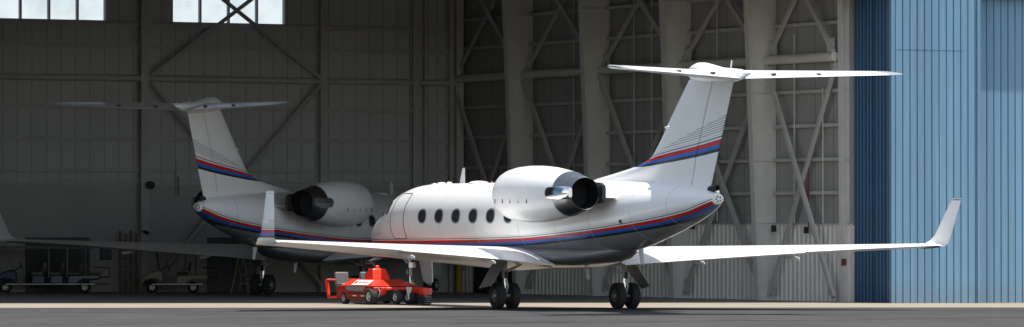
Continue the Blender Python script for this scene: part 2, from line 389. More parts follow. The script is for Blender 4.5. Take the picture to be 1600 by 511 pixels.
# left wall, roof, front beam
b = MB(); b.span((LEFTX - .25, -1, -.6), (LEFTX, DEPTH + .25, ROOFZ)); b.build('left_wall', M['insul'], hangar)
b = MB(); b.span((LEFTX - .5, -2.75, ROOFZ), (30, DEPTH + .5, ROOFZ + .3)); b.build('roof', M['roof'], hangar)
b = MB(); b.span((LEFTX - .25, -2.66, HEADZ), (30, -.05, ROOFZ - .002)); b.build('door_header', M['blue'], hangar)
b = MB()
for k in range(8): b.span((LEFTX, 1.5 + k * 3.9, ROOFZ - .9), (0, 1.8 + k * 3.9, ROOFZ - .01))
b.build('roof_beams', M['steel'], hangar)['kind'] = 'stuff'

GIRT = [3.77, 4.98, 6.21, 7.45, 9.9, 11.1, 12.3]
frames_y = [5.3, 11.6, 18.0, 24.4]
ends = [0.35] + frames_y + [DEPTH]
for z in GIRT:
    b = MB(); b.span((-.20, .3, z - .035), (-.16, DEPTH - .1, z + .09)); b.span((-.16, .3, z - .035), (-.002, DEPTH - .1, z + .01))
    b.build('girt', M['steelb'], hangar)
for i in range(len(ends) - 1):
    b = MB(); b.tube([(-.45, ends[i] + .1, 8.68), (-.45, ends[i + 1] - .05, 8.68)], .17, 10)
    b.build('strut', M['steel'], hangar, smooth=40)
def tapered(y, xb, xt, name='column'):
    b = MB(); t = .02
    fn = lambda u, v, w: (u, y + w, v)
    b.prism([(-.03, -.6), (-xb, -.6), (-xt, ROOFZ - .05), (-.03, ROOFZ - .05)], fn, -t, t)
    a = math.atan2(xt - xb, ROOFZ)
    b.prism([(-xb, -.6), (-xb - .035, -.6), (-xt - .035, ROOFZ - .05), (-xt, ROOFZ - .05)], fn, -.16, .16)
    for z in [2.7] + GIRT[1::2]:
        x = lerp(xb, xt, z / ROOFZ); b.span((-x, y - .1, z), (-.03, y - t - .001, z + .018))
    return b.build(name, M['steel'], hangar)
for y in frames_y: tapered(y, .80, 1.42)
tapered(.17, .30, .42)
b = MB(); b.span((-.55, DEPTH - .5, -.6), (-.23, DEPTH - .07, ROOFZ)); b.build('column', M['steel'], hangar)
def brace(p, q, w=.2): 
    b = MB(); b.bar(p, q, .10, w); b.bar((p[0] - .055, p[1], p[2] + .0), (q[0] - .055, q[1], q[2]), .012, w * .45)
    for e, f in ((p, q), (q, p)):
        g = Vector(e) + (Vector(f) - Vector(e)).normalized() * .35; b.box((g.x + .03, g.y, g.z), (.02, .5, .5))
    return b.build('brace', M['steelb'], hangar)
for i in range(len(ends) - 1):
    ya, yb = ends[i] + .1, ends[i + 1] - .1
    brace((-.52, ya, 0.05), (-.52, yb, 8.5)); brace((-.38, ya, 8.5), (-.38, yb, 0.05), .15)
    brace((-.52, ya, 8.85), (-.52, yb, 14.0)); brace((-.38, yb, 8.85), (-.38, ya, 14.0), .15)
# back wall steel
for px, w in ((225, .34), (505, .34), (648, .26), (704, .2), (-80, .34), (-480, .34)):
    x = back_x(px, .3); b = MB(); z0 = -.6
    b.span((x - w / 2, y0 - .42, z0), (x + w / 2, y0 - .385, ROOFZ)); b.span((x - w / 2, y0 - .065, z0), (x + w / 2, y0 - .03 - .035, ROOFZ)) if False else None
    b.span((x - .02, y0 - .385, z0), (x + .02, y0 - .062, ROOFZ)); b.span((x - w / 2, y0 - .1, z0), (x + w / 2, y0 - .063, ROOFZ))
    b.build('column', M['steelb'], hangar)
x = back_x(667, .3); b = MB(); b.tube([(x, y0 - .2, -.4), (x, y0 - .2, ROOFZ)], .09, 10); b.build('drain_pipe', M['steelb'], hangar, smooth=40)
for z in [4.36, 4.8, 6.04, 7.29, 9.76, 10.62]:
    b = MB(); b.span((LEFTX, y0 - .17, z - .03), (-.3, y0 - .135, z + .13)); b.span((LEFTX, y0 - .135, z - .03), (-.3, y0 - .002, z + .005)); b.build('girt', M['steelb'], hangar)
b = MB(); b.tube([(LEFTX, y0 - .3, 8.5), (-.3, y0 - .3, 8.5)], .12, 8); b.build('strut', M['steelb'], hangar, smooth=40)
for xa, xb in ((back_x(232, .3), back_x(499, .3)),):
    for za, zb in ((8.4, .2), (8.6, 14)):
        for p, q in (((xa, za), (xb, zb)), ((xa, zb), (xb, za))):
            b = MB(); b.tube([(p[0], y0 - .5, p[1]), (q[0], y0 - .5, q[1])], .085, 8); b.build('brace', M['steelb'], hangar, smooth=40)
# dark panelled doors and openings in the walls
def wall_panel(name, pxa, pxb, pya, pyb, m, d=.06, mull=0):
    xa, xb = back_x(pxa, .1), back_x(pxb, .1); za, zb = back_z((pxa + pxb) / 2, pyb), back_z((pxa + pxb) / 2, pya)
    b = MB(); b.span((xa, y0 - .06 - d, za), (xb, y0 - .058, zb))
    for k in range(1, mull): b.span((lerp(xa, xb, k / mull) - .03, y0 - .085 - d, za), (lerp(xa, xb, k / mull) + .03, y0 - .06 - d, zb), 0)
    return b.build(name, m, hangar)
wall_panel('wall_door', 40, 140, 371, 458, M['cabinet'], mull=4)
wall_panel('wall_door', 324, 400, 371, 458, M['cabinet'], mull=2)
wall_panel('electrical_panel', 157, 173, 386, 406, M['cabinet'], d=.15)
# dark side door in the last bay of the right wall
b = MB(); b.span((-.14, DEPTH - 5.6, -.5), (-.102, DEPTH - 1.2, 2.45)); b.build('side_door', M['blackp'], hangar)
# small wall fixtures
def fixture(px, py, out=.3, r=.11):
    x, z = back_x(px, .4), back_z(px, py); b = MB()
    b.box((x, y0 - .52, z), (.1, .2, .1)); b.lathe([(0, .05), (.05, r), (.22, r), (.24, r * .8)], (x, y0 - .5, z), (0.25, -1, -.25), 14, cap0=True, cap1=True)
    return b.build('wall_speaker', M['blackp'], hangar, smooth=40)
fixture(231, 288, r=.15); fixture(224, 362, r=.07); 
b = MB(); x = back_x(280, .3); b.tube([(x, y0 - .2, 3.8), (x, y0 - .2, 4.6)], .025); b.build('wall_conduit', M['cabinet'], hangar)
b = MB(); x = back_x(277, .3); b.tube([(x, y0 - .2, 3.8), (x, y0 - .2, 5.2)], .018)
b.build('wall_conduit', M['steelb'], hangar)
# cables and conduits on the right wall
for y, z0_, z1_, m in ((2.6, 2.5, 5.0, 'rust'), (3.6, 2.7, 9.6, 'steel'), (1.6, 2.7, 7.6, 'steel'), (9.2, 2.8, 12, 'steel'), (15.6, 2.0, 13, 'alu'), (14.2, 5, 13, 'steel'), (20.5, 4, 12, 'steel')):
    b = MB(); b.tube([(-.26, y, z0_), (-.26, y, z1_)], .02 if m != 'alu' else .03, 6); b.build('wall_conduit', M[m], hangar)
for y, z, m in ((2.6, 2.45, 'blackp'), (2.6, 3.75, 'rust'), (4.9, 2.5, 'blackp'), (10.9, 2.6, 'blackp'), (-.0, 1.3, 'rust')):
    b = MB(); b.box((-.33, y + .05, z), (.12, .16, .24)); b.build('junction_box', M[m], hangar)

# blue sliding doors stacked outside the right jamb
for k in range(4):
    f0 = -.06 - k * .655; f1 = f0 - .60
    b = MB(); xo = .02 * (k % 2)
    b.span((.06 + xo, f1, -.3), (3.70, f0, HEADZ - .012), 0)
    if k == 3: ribbed(b, (.12, f1 - .002, 0), (1, 0, 0), (0, -1, 0), 3.46, -.3, HEADZ - .02, .305, .045, mi=0, top=.92, flank=.05)
    for q in (0.08, .30, .52):
        b.span((.0 + xo, f0 - q - .07, -.3), (.06 + xo, f0 - q, HEADZ - .014), 1)  # end strips carry the stack's shade in their colour
    leaf = b.build('door_leaf', [M['blue'], M['bluedark']], hangar)
    if k == 3:
        t = MB(); t.span((-.02, f1 - .02, -.3), (.14, f1 + .16, HEADZ - .016)); t.span((3.58, f1 - .06, -.3), (3.72, f1 + .1, HEADZ - .016)); t.build('edge_trim', M['blue'], leaf)
        t = MB(); t.span((.15, f1 - .052, 8.83), (3.0, f1 - .046, 8.845)); t.build('sheet_joint', M['bluedark'], leaf)
b = MB(); ribbed(b, (LEFTX, -1.82, 0), (1, 0, 0), (0, -1, 0), -LEFTX - 33.6, -.6, HEADZ - .01, .305, .045, top=.92, flank=.05); b.span((LEFTX, -1.81, -.6), (-33.6, -.10, HEADZ - .012)); b.build('door_leaf', M['blue'], hangar)  # closed leaf out of view, added to cut the light on the inner jet
b = MB(); fy = -2.10
ribbed(b, (3.70, fy, 0), (1, 0, 0), (0, -1, 0), 26, -1.2, HEADZ - .01, .305, .045, top=.92, flank=.05); b.span((3.70, fy + .01, -1.2), (30, fy + .3, HEADZ - .01))
b.build('front_wall', M['blue'], hangar)

# ------------------------------------------------------------------ the business jet
TOP = pchip([(14.62, 2.22), (14.5, 2.42), (14.2, 2.62), (13.8, 2.79), (13.2, 2.98), (12.75, 3.12), (12.2, 3.42), (11.7, 3.66), (11.1, 3.83), (10.3, 3.94), (9.3, 3.98), (6, 3.98), (0, 3.98), (-3, 3.98), (-5, 3.96), (-6.5, 3.93), (-8.3, 3.82), (-9.5, 3.68), (-10.1, 3.54)])
BOT = pchip([(14.62, 2.18), (14.5, 1.99), (14.2, 1.85), (13.8, 1.75), (13.2, 1.66), (12.4, 1.60), (11, 1.57), (9, 1.57), (2, 1.57), (-1, 1.57), (-3, 1.66), (-5, 1.90), (-6.5, 2.20), (-8.3, 2.62), (-9.5, 2.97), (-10.1, 3.2)])
WID = pchip([(14.62, .03), (14.5, .2), (14.2, .38), (13.8, .55), (13.2, .75), (12.4, .94), (11.5, 1.08), (10.5, 1.165), (9.3, 1.195), (0, 1.195), (-3, 1.17), (-5, 1.08), (-6.5, .95), (-8.3, .68), (-9.5, .42), (-10.1, .22)])
ZS = pchip([(15, 1.98), (11.7, 2.0), (6.2, 2.03), (1.44, 2.10), (-2.5, 2.27), (-5.93, 2.52), (-8.9, 2.90), (-10.3, 3.28)])
def surf_y(x, z, off=0.0):
    zt, zb, w = TOP(x), BOT(x), WID(x); zc, rz = (zt + zb) / 2, (zt - zb) / 2
    return w * math.sqrt(max(0.0004, 1 - min(.9996, ((z - zc) / rz) ** 2))) + off
def L(x, y, z): return Vector((-y, x, z))           # (forward, port, up) -> local
def foil(c0, c1, t, n=10, camber=.0):
    """closed loop of (fraction, height/chord)"""
    th = lambda c: 5 * t * (.2969 * math.sqrt(c) - .126 * c - .3516 * c * c + .2843 * c ** 3 - .1030 * c ** 4)
    cs = [c0 + (c1 - c0) * (1 - math.cos(math.pi * k / n)) / 2 for k in range(n + 1)]
    cam_ = lambda c: camber * 4 * c * (1 - c)
    up = [(c, cam_(c) + th(c) + .0008) for c in cs]; lo = [(c, cam_(c) - th(c) - .0008) for c in reversed(cs)]
    return up + lo
def patch(mb, fn, poly, off, side, mi=0, rings=4):
    """a polygon in side view pressed onto the fuselage skin"""
    cx = sum(p[0] for p in poly) / len(poly); cz = sum(p[1] for p in poly) / len(poly); n = len(poly)
    vs = [L(cx, side * fn(cx, cz, off), cz)]; fs = []
    for r in range(1, rings + 1):
        for x, z in poly:
            xx, zz = lerp(cx, x, r / rings), lerp(cz, z, r / rings); vs.append(L(xx, side * fn(xx, zz, off), zz))
    for k in range(n):
        j = (k + 1) % n; fs.append((0, 1 + k, 1 + j))
        for r in range(rings - 1): fs.append((1 + r * n + k, 1 + (r + 1) * n + k, 1 + (r + 1) * n + j, 1 + r * n + j))
    st = mb.add(vs, fs, mi); return st, len(vs)
def oval(cx, cz, a, bz, n=28, e=2.3):
    o = []
    for k in range(n):
        t = 2 * math.pi * k / n; c, s_ = math.cos(t), math.sin(t)
        o.append((cx + a * math.copysign(abs(c) ** (2 / e), c), cz + bz * math.copysign(abs(s_) ** (2 / e), s_)))
    return o
def rrect(x0, x1, z0, z1, r, n=5):
    o = []
    for cx, cz, a0 in ((x1 - r, z1 - r, 0), (x0 + r, z1 - r, 90), (x0 + r, z0 + r, 180), (x1 - r, z0 + r, 270)):
        for k in range(n + 1):
            t = R(a0 + 90 * k / n); o.append((cx + r * math.cos(t), cz + r * math.sin(t)))
    # subdivide the straight sides
    out = []
    for i, p in enumerate(o):
        q = o[(i + 1) % len(o)]; d = math.dist(p, q); m = max(1, int(d / .15))
        for k in range(m): out.append((lerp(p[0], q[0], k / m), lerp(p[1], q[1], k / m)))
    return out

def wheel(parent, c, axis, rad, wid, rimr, name='wheel', rim='rim', n=28):
    ax = Vector(axis).normalized(); c = Vector(c); b = MB(); h = wid / 2
    b.lathe([(-h * .8, rimr), (-h, rimr * 1.15), (-h, rad * .86), (-h * .78, rad * .97), (-h * .3, rad), (h * .3, rad), (h * .78, rad * .97), (h, rad * .86), (h, rimr * 1.15), (h * .8, rimr)], c, ax, n, 0)
    b.lathe([(-h * .8, rimr), (-h * .55, rimr * .9), (-h * .5, rimr * .35), (-h * .75, rimr * .28), (-h * .75, .001)], c, ax, n, 1)
    b.lathe([(h * .8, rimr), (h * .55, rimr * .9), (h * .5, rimr * .35), (h * .75, rimr * .28), (h * .75, .001)], c, ax, n, 1)
    u = ax.orthogonal().normalized(); w = ax.cross(u)
    for k in range(6):
        t = 2 * math.pi * k / 6; q = c + (u * math.cos(t) + w * math.sin(t)) * rimr * .62
        for s_ in (-1, 1): b.lathe([(0, rimr * .17), (.004, rimr * .17), (.005, .001)], q + ax * s_ * (h * .535 + .002), ax * s_, 8, 2)  # black discs painted where shaded rim holes would be
    return b.build(name, [M['rubber'], M[rim], M['dark']], parent, smooth=40)

def make_jet():
    jet = thing('business_jet', 'white twin engine jet with red and blue stripes parked in sunlight before the hangar', 'jet', group='white striped business jets')
    # fuselage
    st = [14.62, 14.6, 14.56, 14.5, 14.42, 14.3, 14.15, 14.0] + [14 - .2 * k for k in range(1, 22)] + [9.4 - .45 * k for k in range(0, 27)]
    st = [s_ for s_ in st if s_ > -2] + [-2 - .25 * k for k in range(0, 33)]
    st = sorted(set(round(s_, 3) for s_ in st if s_ > -10.1) | {-10.1}, reverse=True)
    N = 88; rings = []; v = []
    for x in st:
        zt, zb, w = TOP(x), BOT(x), WID(x); zc, rz = (zt + zb) / 2, (zt - zb) / 2; r = []
        for k in range(N):
            t = 2 * math.pi * (k + .5) / N; y, z = w * math.cos(t), zc + rz * math.sin(t)
            r.append(L(x, y, z)); v.append(z - ZS(x))
        rings.append(r)
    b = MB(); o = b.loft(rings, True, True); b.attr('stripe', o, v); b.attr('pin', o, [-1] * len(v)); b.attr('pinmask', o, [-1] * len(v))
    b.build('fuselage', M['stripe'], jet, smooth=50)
    # belly fairing carrying the wing
    b = MB(); rr = []
    for x, w, zt, zb in ((5.9, .15, 1.70, 1.60), (5.4, .75, 1.80, 1.50), (4.4, 1.05, 1.90, 1.38), (2.5, 1.18, 1.95, 1.30), (0, 1.19, 1.95, 1.28), (-1.8, 1.12, 1.93, 1.34), (-3.0, .86, 1.92, 1.48), (-4.0, .5, 1.95, 1.68), (-4.6, .15, 2.0, 1.86)):
        zc, rz = (zt + zb) / 2, (zt - zb) / 2; e = 2.3
        rr.append([L(x, w * math.copysign(abs(math.cos(t)) ** (2 / e), math.cos(t)), zc + rz * math.copysign(abs(math.sin(t)) ** (2 / e), math.sin(t))) for t in (2 * math.pi * k / 40 for k in range(40))])
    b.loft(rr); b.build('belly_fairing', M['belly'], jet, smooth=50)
    # windows, six a side
    for side in (1, -1):
        for k in range(6):
            cx = 8.24 - 1.31 * k; cz = 2.90
            b = MB(); patch(b, surf_y, oval(cx, cz, .335, .245), .006, side); w = b.build('cabin_window', M['winframe'], jet, smooth=60)
            b = MB(); patch(b, surf_y, oval(cx, cz, .275, .20), .011, side); b.build('pane', M['winglass'], w, smooth=60)
    for x in (9.35, 6.9, 4.3, 1.0, -1.6, -3.9, -6.3, -8.2):
        b = MB(); zt, zb, w = TOP(x), BOT(x), WID(x); b.tube([L(x, (w + .001) * math.cos(t), (zt + zb) / 2 + ((zt - zb) / 2 + .001) * math.sin(t)) for t in (2 * math.pi * k / 60 for k in range(61))], .006, 4, cap=False)
        b.build('skin_joint', M['joint'], jet)
    # cabin door (port), baggage door
    b = MB(); pl = rrect(9.72, 10.86, 2.16, 3.66, .16); s0, n0 = patch(b, surf_y, pl, .008, 1, rings=6)
    d = b.build('cabin_door', M['white'], jet, smooth=60)
    b = MB(); b.tube([L(x, surf_y(x, z, .008), z) for x, z in pl + pl[:1]], .013, 6, cap=False); b.build('door_seam', M['seam'], d)
    b = MB(); x, z = 10.55, 2.72; b.tube([L(10.98, surf_y(10.98, z, .01), z), L(11.12, surf_y(11.12, z, .01), z)], .018, 6); b.build('door_handle', M['tipmetal'], jet)
    # windscreen panes
    for side in (1, -1):
        for pl in ([(12.62, 2.86), (11.75, 2.92), (11.72, 3.42), (12.05, 3.40), (12.5, 3.10)], [(11.66, 2.94), (11.22, 3.0), (11.25, 3.36), (11.63, 3.43)], [(12.98, 2.84), (12.68, 2.88), (12.58, 3.06), (12.80, 3.02)]):
            b = MB(); q = []
            for i, p in enumerate(pl):
                p2 = pl[(i + 1) % len(pl)]
                for k in range(5): q.append((lerp(p[0], p2[0], k / 5), lerp(p[1], p2[1], k / 5)))
            patch(b, surf_y, q, .006, side); b.build('windscreen', M['winglass'], jet, smooth=60)
    # antennas, beacon, roof domes
    def blade(x, z0, z1, c0, c1, sweep, name='antenna', y=0, m='white'):
        b = MB(); rr = []
        for t in (0, .5, 1):
            z = lerp(z0, z1, t); c = lerp(c0, c1, t); xl = x - sweep * t
            rr.append([L(xl - f * c, y + h * c, z) for f, h in foil(0, 1, .14, 6)])
        b.loft(rr); return b.build(name, M[m], jet, smooth=40)
    blade(7.9, 3.95, 4.48, .42, .2, .22)
    blade(-1.35, 1.28, .92, .32, .2, .16, m='gear'); blade(-5.0, 1.9, 1.42, .36, .22, .2, m='gear')
    for x, r, h, m in ((9.3, .16, .05, 'white'), (8.7, .10, .06, 'white'), (6.4, .34, .07, 'white'), (5.44, .035, .05, 'beacon'), (3.6, .2, .05, 'white'), (9.9, .12, .05, 'tipmetal')):
        b = MB(); b.lathe([(-.05, r), (0, r), (h * .6, r * .8), (h, r * .3), (h, .001)], L(x, 0, TOP(x)), (0, 0, 1), 16)
        b.build('beacon' if m == 'beacon' else 'antenna', M[m], jet, smooth=50)
    b = MB(); b.lathe([(0, .06), (.04, .06), (.05, .001)], L(-5.75, surf_y(-5.75, 2.72) - .01, 2.72), L(-.2, 1, -.1), 14); b.build('vent', M['seam'], jet)
    for x, z in ((11.9, 2.35), (12.2, 2.3)):
        b = MB(); b.tube([L(x, surf_y(x, z), z), L(x, surf_y(x, z) + .1, z - .02), L(x + .16, surf_y(x, z) + .11, z - .02)], .014, 6); b.build('pitot_probe', M['tipmetal'], jet)
    # wings
    def wsec(yl):
        t = (yl - 1.2) / 10.1
        le = 4.15 + (-2.35 - 4.15) * t; te = -1.75 + (-3.95 + 1.75) * t
        if yl < 1.2: te = -1.75
        return le, le - te, 1.50 + .05 * (yl - 1.2), lerp(.115, .085, t), R(lerp(1.0, -2.0, t))
    def wring(yl, c0, c1, side, droop=0., dz=0., camber=.018):
        le, c, z, t, inc = wsec(yl); out = []
        for f, h in foil(c0, c1, t, 12, camber):
            xx, zz = -f * c, h * c
            if droop:
                px_, pz_ = -c0 * c, 0; dx, dz_ = xx - px_, zz - pz_; xx = px_ + dx * math.cos(droop) - dz_ * math.sin(-droop) * -1 * 0 + 0; zz = zz + dx * math.tan(droop)
            xr, zr = xx * math.cos(inc) - zz * math.sin(inc) * -1 * 0, zz + xx * math.sin(inc)
            out.append(L(le + xr, side * yl, z + zr + dz + c * .25 * math.sin(inc)))
        return out
    for side in (1, -1):
        b = MB(); b.loft([wring(y, 0, .735, side) for y in (.5, 1.2, 2.5, 4, 6, 8, 10, 11.3)]); wing = b.build('wing', M['white'], jet, smooth=45)
        b = MB(); b.loft([wring(y, .738, 1, side, droop=R(1.5)) for y in (1.22, 3, 5, 6.9)]); b.build('flap', M['white'], wing, smooth=45)
        b = MB(); b.loft([wring(y, .738, 1, side) for y in (6.93, 8.5, 10, 11.3)]); b.build('aileron', M['white'], wing, smooth=45)
        for y in (3.6, 6.6):
            le, c, z, t, inc = wsec(y); b = MB(); xe = le - c
            b.loft([[L(xe + dx, side * (y + a * w), z - .02 - dzz + bb * h) for a, bb in ((-1, -1), (1, -1), (1, 1), (-1, 1))] for dx, w, h, dzz in ((.9, .015, .02, .05), (.5, .03, .05, .10), (.05, .03, .06, .13), (-.22, .015, .03, .15))])
            b.build('flap_fairing', M['white'], wing, smooth=50)
        # wing tip and winglet
        le, c, z, t, inc = wsec(11.3); b = MB(); outv, mk = [], []
        secs = []
        for s_ in range(15):
            q = s_ / 14
            if q < .35:
                a = q / .35; yy = 11.3 + .22 * math.sin(a * R(78)); zz = z + .24 * (1 - math.cos(a * R(78)))
            else:
                a = (q - .35) / .65; yy = 11.3 + .22 * math.sin(R(78)) + .20 * a; zz = z + .24 * (1 - math.cos(R(78))) + 1.34 * a
            hgt = zz - z; x_le = le - .48 * min(1, hgt / .28) - .66 * hgt; x_te = le - c - .30 * hgt
            secs.append((yy, zz, x_le, x_le - x_te, R(80) * min(1, q / .35)))
        pf = foil(0, 1, .085, 12); n2 = len(pf) // 2
        def wl(yy, zz, x, ch, tilt, f, h): return L(x - f * ch, side * (yy - h * ch * math.sin(tilt)), zz + h * ch * math.cos(tilt))
        for half, lst in (('in', pf[:n2]), ('out', pf[n2:])):
            rings = [[wl(*s_, f, h) for f, h in lst] for s_ in secs]
            o = b.loft(rings, False, False, closed=False); vals, pin, pm = [], [], []
            for r in rings:
                for p in r:
                    vv = p.z - 2.31
                    vals.append(vv if half == 'out' else 10); pin.append((p.z - 2.50) / .058 if half == 'out' else -1)
                    pm.append((1 if p.z < 2.52 + (-3.3 - p.y) * .30 else -1) if half == 'out' else -1)
            b.attr('stripe', o, vals); b.attr('pin', o, pin); b.attr('pinmask', o, pm)
        cap = [wl(*secs[-1], f, h) for f, h in pf]; o = b.add(cap, [tuple(range(len(cap)))]); b.attr('pin', o, [-1] * len(cap)); b.attr('pinmask', o, [-1] * len(cap))
        b.build('winglet', M['stripefin'], wing, smooth=50)
        b = MB(); rr = []
        s_ = secs[-1]; s2 = list(s_); 
        b.loft([[wl(s_[0] + dy, s_[1] + dz, s_[2] - .05 * k, s_[3] * (1 + .03 - .25 * k), s_[4], f, h * (1.25 - .5 * k)) for f, h in pf] for k, (dy, dz) in enumerate(((-.015, -.07), (.0, .012)))])
        b.build('winglet_cap', M['greyp'], wing, smooth=40)
        b = MB(); q = wring(10.9, 0, .1, side); b.box(L(-2.2, side * 11.15, z - .02), (.32, .3, .09)); b.build('tip_light', M['deice'], wing, bevel=.03)
    # engines
    for side in (1, -1):
        yl, ze = 1.97, 3.55; prof = [(-1.15, .60), (-.6, .63), (-.38, .66), (-.31, .70), (-.36, .745), (-.55, .79), (-1.0, .845), (-1.7, .875), (-2.5, .865), (-3.3, .815), (-4.0, .73), (-4.42, .675)]
        o = L(0, side * yl, ze); ax = (0, 1, 0)
        b = MB(); b.lathe(prof, o, ax, 48, 0); b.lathe([(-1.13, .61), (-1.14, .2), (-.9, .02)], o, ax, 32, 1)
        nac = b.build('engine_nacelle', [M['white'], M['dark']], jet, smooth=50)
        b = MB(); b.lathe([(-4.41, .682), (-4.7, .615), (-5.0, .555), (-5.32, .495), (-5.335, .485), (-5.32, .472), (-4.9, .49)], o, ax, 40, 0)
        b.lathe([(-4.9, .49), (-4.45, .5), (-4.44, .001)], o, ax, 40, 1); b.build('exhaust_nozzle', [M['nozzle'], M['dark']], nac, smooth=50)
        for inner in (0, 1):
            b = MB(); s2 = side if not inner else -side; rr = []
            hh = .2 if not inner else .33
            for x, yo, w, h in ((-4.0, .70, .03, .05), (-4.25, .70, .09, hh * .8), (-4.8, .63, .10, hh), (-5.3, .55, .09, hh * .95), (-5.4 if not inner else -5.55, .53, .06, hh * .7)):
                rr.append([L(x, side * yl + s2 * (yo + a * w), ze + .02 + bb * h) for a, bb in ((-1, -.8), (-.6, -1), (.6, -1), (1, -.6), (1, .6), (.6, 1), (-.6, 1), (-1, .8))])
            b.loft(rr); b.build('reverser_fairing', M['chrome'] if not inner else M['blackp'], nac, smooth=35)
        b = MB()
        for k in range(5): 
            x = -.75 - .55 * k; b.box(L(x, side * (yl + .83 + .02 * math.sin(k)), ze - .22), (.02, .018, .14))
        b.build('latches', M['seam'], nac)
        b = MB(); rr = []
        for y in (.95, 1.15, 1.35):
            rr.append([L(-1.6 - f * 3.9, side * y, 3.42 + .03 * (y - .9) + h * 3.9) for f, h in foil(0, 1, .07, 10)])
        b.loft(rr); b.build('pylon', M['white'], jet, smooth=45)
    # fin with rudder, dorsal fillet
    FLE = pchip([(3.6, -1.4), (3.98, -1.9), (4.12, -2.9), (4.26, -4.0), (4.40, -4.95), (4.62, -5.85), (5.0, -6.36), (5.6, -6.98), (6.2, -7.60), (6.95, -8.37)])
    FTE = lambda z: -9.66 - (z - 3.66) * .452
    HNG = lambda z: lerp(-8.52, -10.0, (z - 3.7) / 3.15)
    FC = pchip([(-12, 5.26), (-10.27, 5.0), (-9.06, 4.83), (-6.08, 4.53), (-4.68, 4.40), (-3.0, 4.34)])
    FS = pchip([(-12, 1.75), (-10.3, 1.5), (-6.1, 1.0), (-4.9, .4), (-4.3, .12), (-3, .05)])
    def fin(part):
        b = MB(); zz = [3.68, 3.8, 3.9, 3.98, 4.05, 4.12, 4.19, 4.26, 4.33, 4.4, 4.5, 4.62, 4.75, 4.88, 5, 5.15, 5.3, 5.5, 5.7, 5.9, 6.1, 6.3, 6.5, 6.7, 6.92]
        for sgn in (1, -1):
            rings = []
            for z in zz:
                le, te, hg = FLE(z), FTE(z), HNG(z); c = le - te; th = min(.40, .12 * c) / c; cut = (le - hg) / c
                n = 26; c0, c1 = (0, cut - .012 / c) if part == 'fin' else (cut + .012 / c, 1)
                row = []
                for k in range(n + 1):
                    u = k / n; f = c0 + (c1 - c0) * (u * u if part == 'fin' else u)
                    half = 5 * th * (.2969 * math.sqrt(f) - .126 * f - .3516 * f * f + .2843 * f ** 3 - .1036 * f ** 4) * c
                    row.append(L(le - f * c, sgn * max(half, .004), z))
                rings.append(row)
            o = b.loft(rings, False, False, closed=False); v, pn, pm = [], [], []
            for r in rings:
                for p in r:
                    x, z = p.y, p.z; s_ = FS(x)
                    v.append((z - FC(x)) / s_); pn.append((z - FC(x) - .24 * s_) / .066); pm.append(4.72 + (-6.3 - x) * .262 - z)
            b.attr('stripe', o, v); b.attr('pin', o, pn); b.attr('pinmask', o, pm)
        return b.build('tail_fin' if part == 'fin' else 'rudder', M['stripefin'], jet, smooth=50)
    f_ = fin('fin'); fin('rudder')
    b = MB(); z0, z1 = 3.62, 6.86
    b.add([L(HNG(z0) + .02, 0.04, z0), L(HNG(z0) + .02, -.04, z0), L(HNG(z1) + .02, -.04, z1), L(HNG(z1) + .02, .04, z1), L(HNG(z0) - .02, .04, z0), L(HNG(z0) - .02, -.04, z0), L(HNG(z1) - .02, -.04, z1), L(HNG(z1) - .02, .04, z1)],
          [(0, 1, 2, 3), (4, 7, 6, 5), (0, 3, 7, 4), (1, 5, 6, 2), (0, 4, 5, 1), (3, 2, 6, 7)]); b.build('rudder_gap', M['seam'], f_)
    b = MB(); b.tube([L(-8.55, .1, 3.71), L(-9.0, .09, 3.66), L(-9.6, .06, 3.64)], .02, 6); b.build('rudder_seam', M['seam'], f_)
    b = MB(); b.tube([L(-7.5, .10, 5.52), L(-7.25, .16, 5.53), L(-7.05, .16, 5.53)], [.07, .05, .02], 8); b.tube([L(-7.5, -.10, 5.52), L(-7.25, -.16, 5.53), L(-7.05, -.16, 5.53)], [.07, .05, .02], 8); b.build('antenna', M['white'], jet, smooth=50)
    # tailplane and bullet
    for side in (1, -1):
        b = MB(); rr = []
        for y in (0.05, .6, 1.4, 2.4, 3.4, 4.2):
            t = y / 4.6; le = lerp(-8.95, -11.74, t); te = lerp(-11.75, -13.0, t); c = le - te
            rr.append([L(le - f * c, side * y, 6.99 + .10 * t + h * c + (.5 - f) * c * .085) for f, h in foil(0, 1, lerp(.09, .08, t), 12)])
        b.loft(rr); hs = b.build('tailplane', M['white'], jet, smooth=45)
        b = MB(); rr = []
        for y, k, tt in ((4.2, 1, .087), (4.42, .97, .085), (4.54, .85, .08), (4.6, .6, .05)):
            t = y / 4.6; le = lerp(-8.95, -11.74, t); te = lerp(-11.75, -13.0, t); c = (le - te) * k
            rr.append([L(te + c - f * c, side * y, 6.99 + .10 * t + h * c + (.5 - f) * c * .085) for f, h in foil(0, 1, tt, 12)])
        b.loft(rr); b.build('tailplane_tip', M['tipmetal'], hs, smooth=45)
        for y in (1.0, 2.3):
            t = y / 4.6; te = lerp(-11.75, -13.0, t); b = MB(); b.box(L(te + .35, side * y, 7.0 + .05 * t), (.06, .22, .07)); b.build('hinge', M['seam'], hs)
    b = MB(); rr = []
    for x, w, zt, zb in ((-8.36, .02, 7.16, 7.10), (-8.42, .13, 7.27, 6.98), (-8.6, .20, 7.36, 6.88), (-8.9, .25, 7.42, 6.83), (-9.3, .27, 7.41, 6.80), (-9.8, .27, 7.33, 6.79), (-10.4, .25, 7.23, 6.78), (-11.0, .22, 7.19, 6.78), (-11.5, .15, 7.15, 6.84), (-11.9, .07, 7.08, 6.93), (-12.15, .015, 7.03, 7.0)):
        zc, rz = (zt + zb) / 2, (zt - zb) / 2; rr.append([L(x, w * math.cos(t), zc + rz * math.sin(t)) for t in (2 * math.pi * k / 28 for k in range(28))])
    b.loft(rr); b.build('tail_bullet', M['white'], jet, smooth=55)
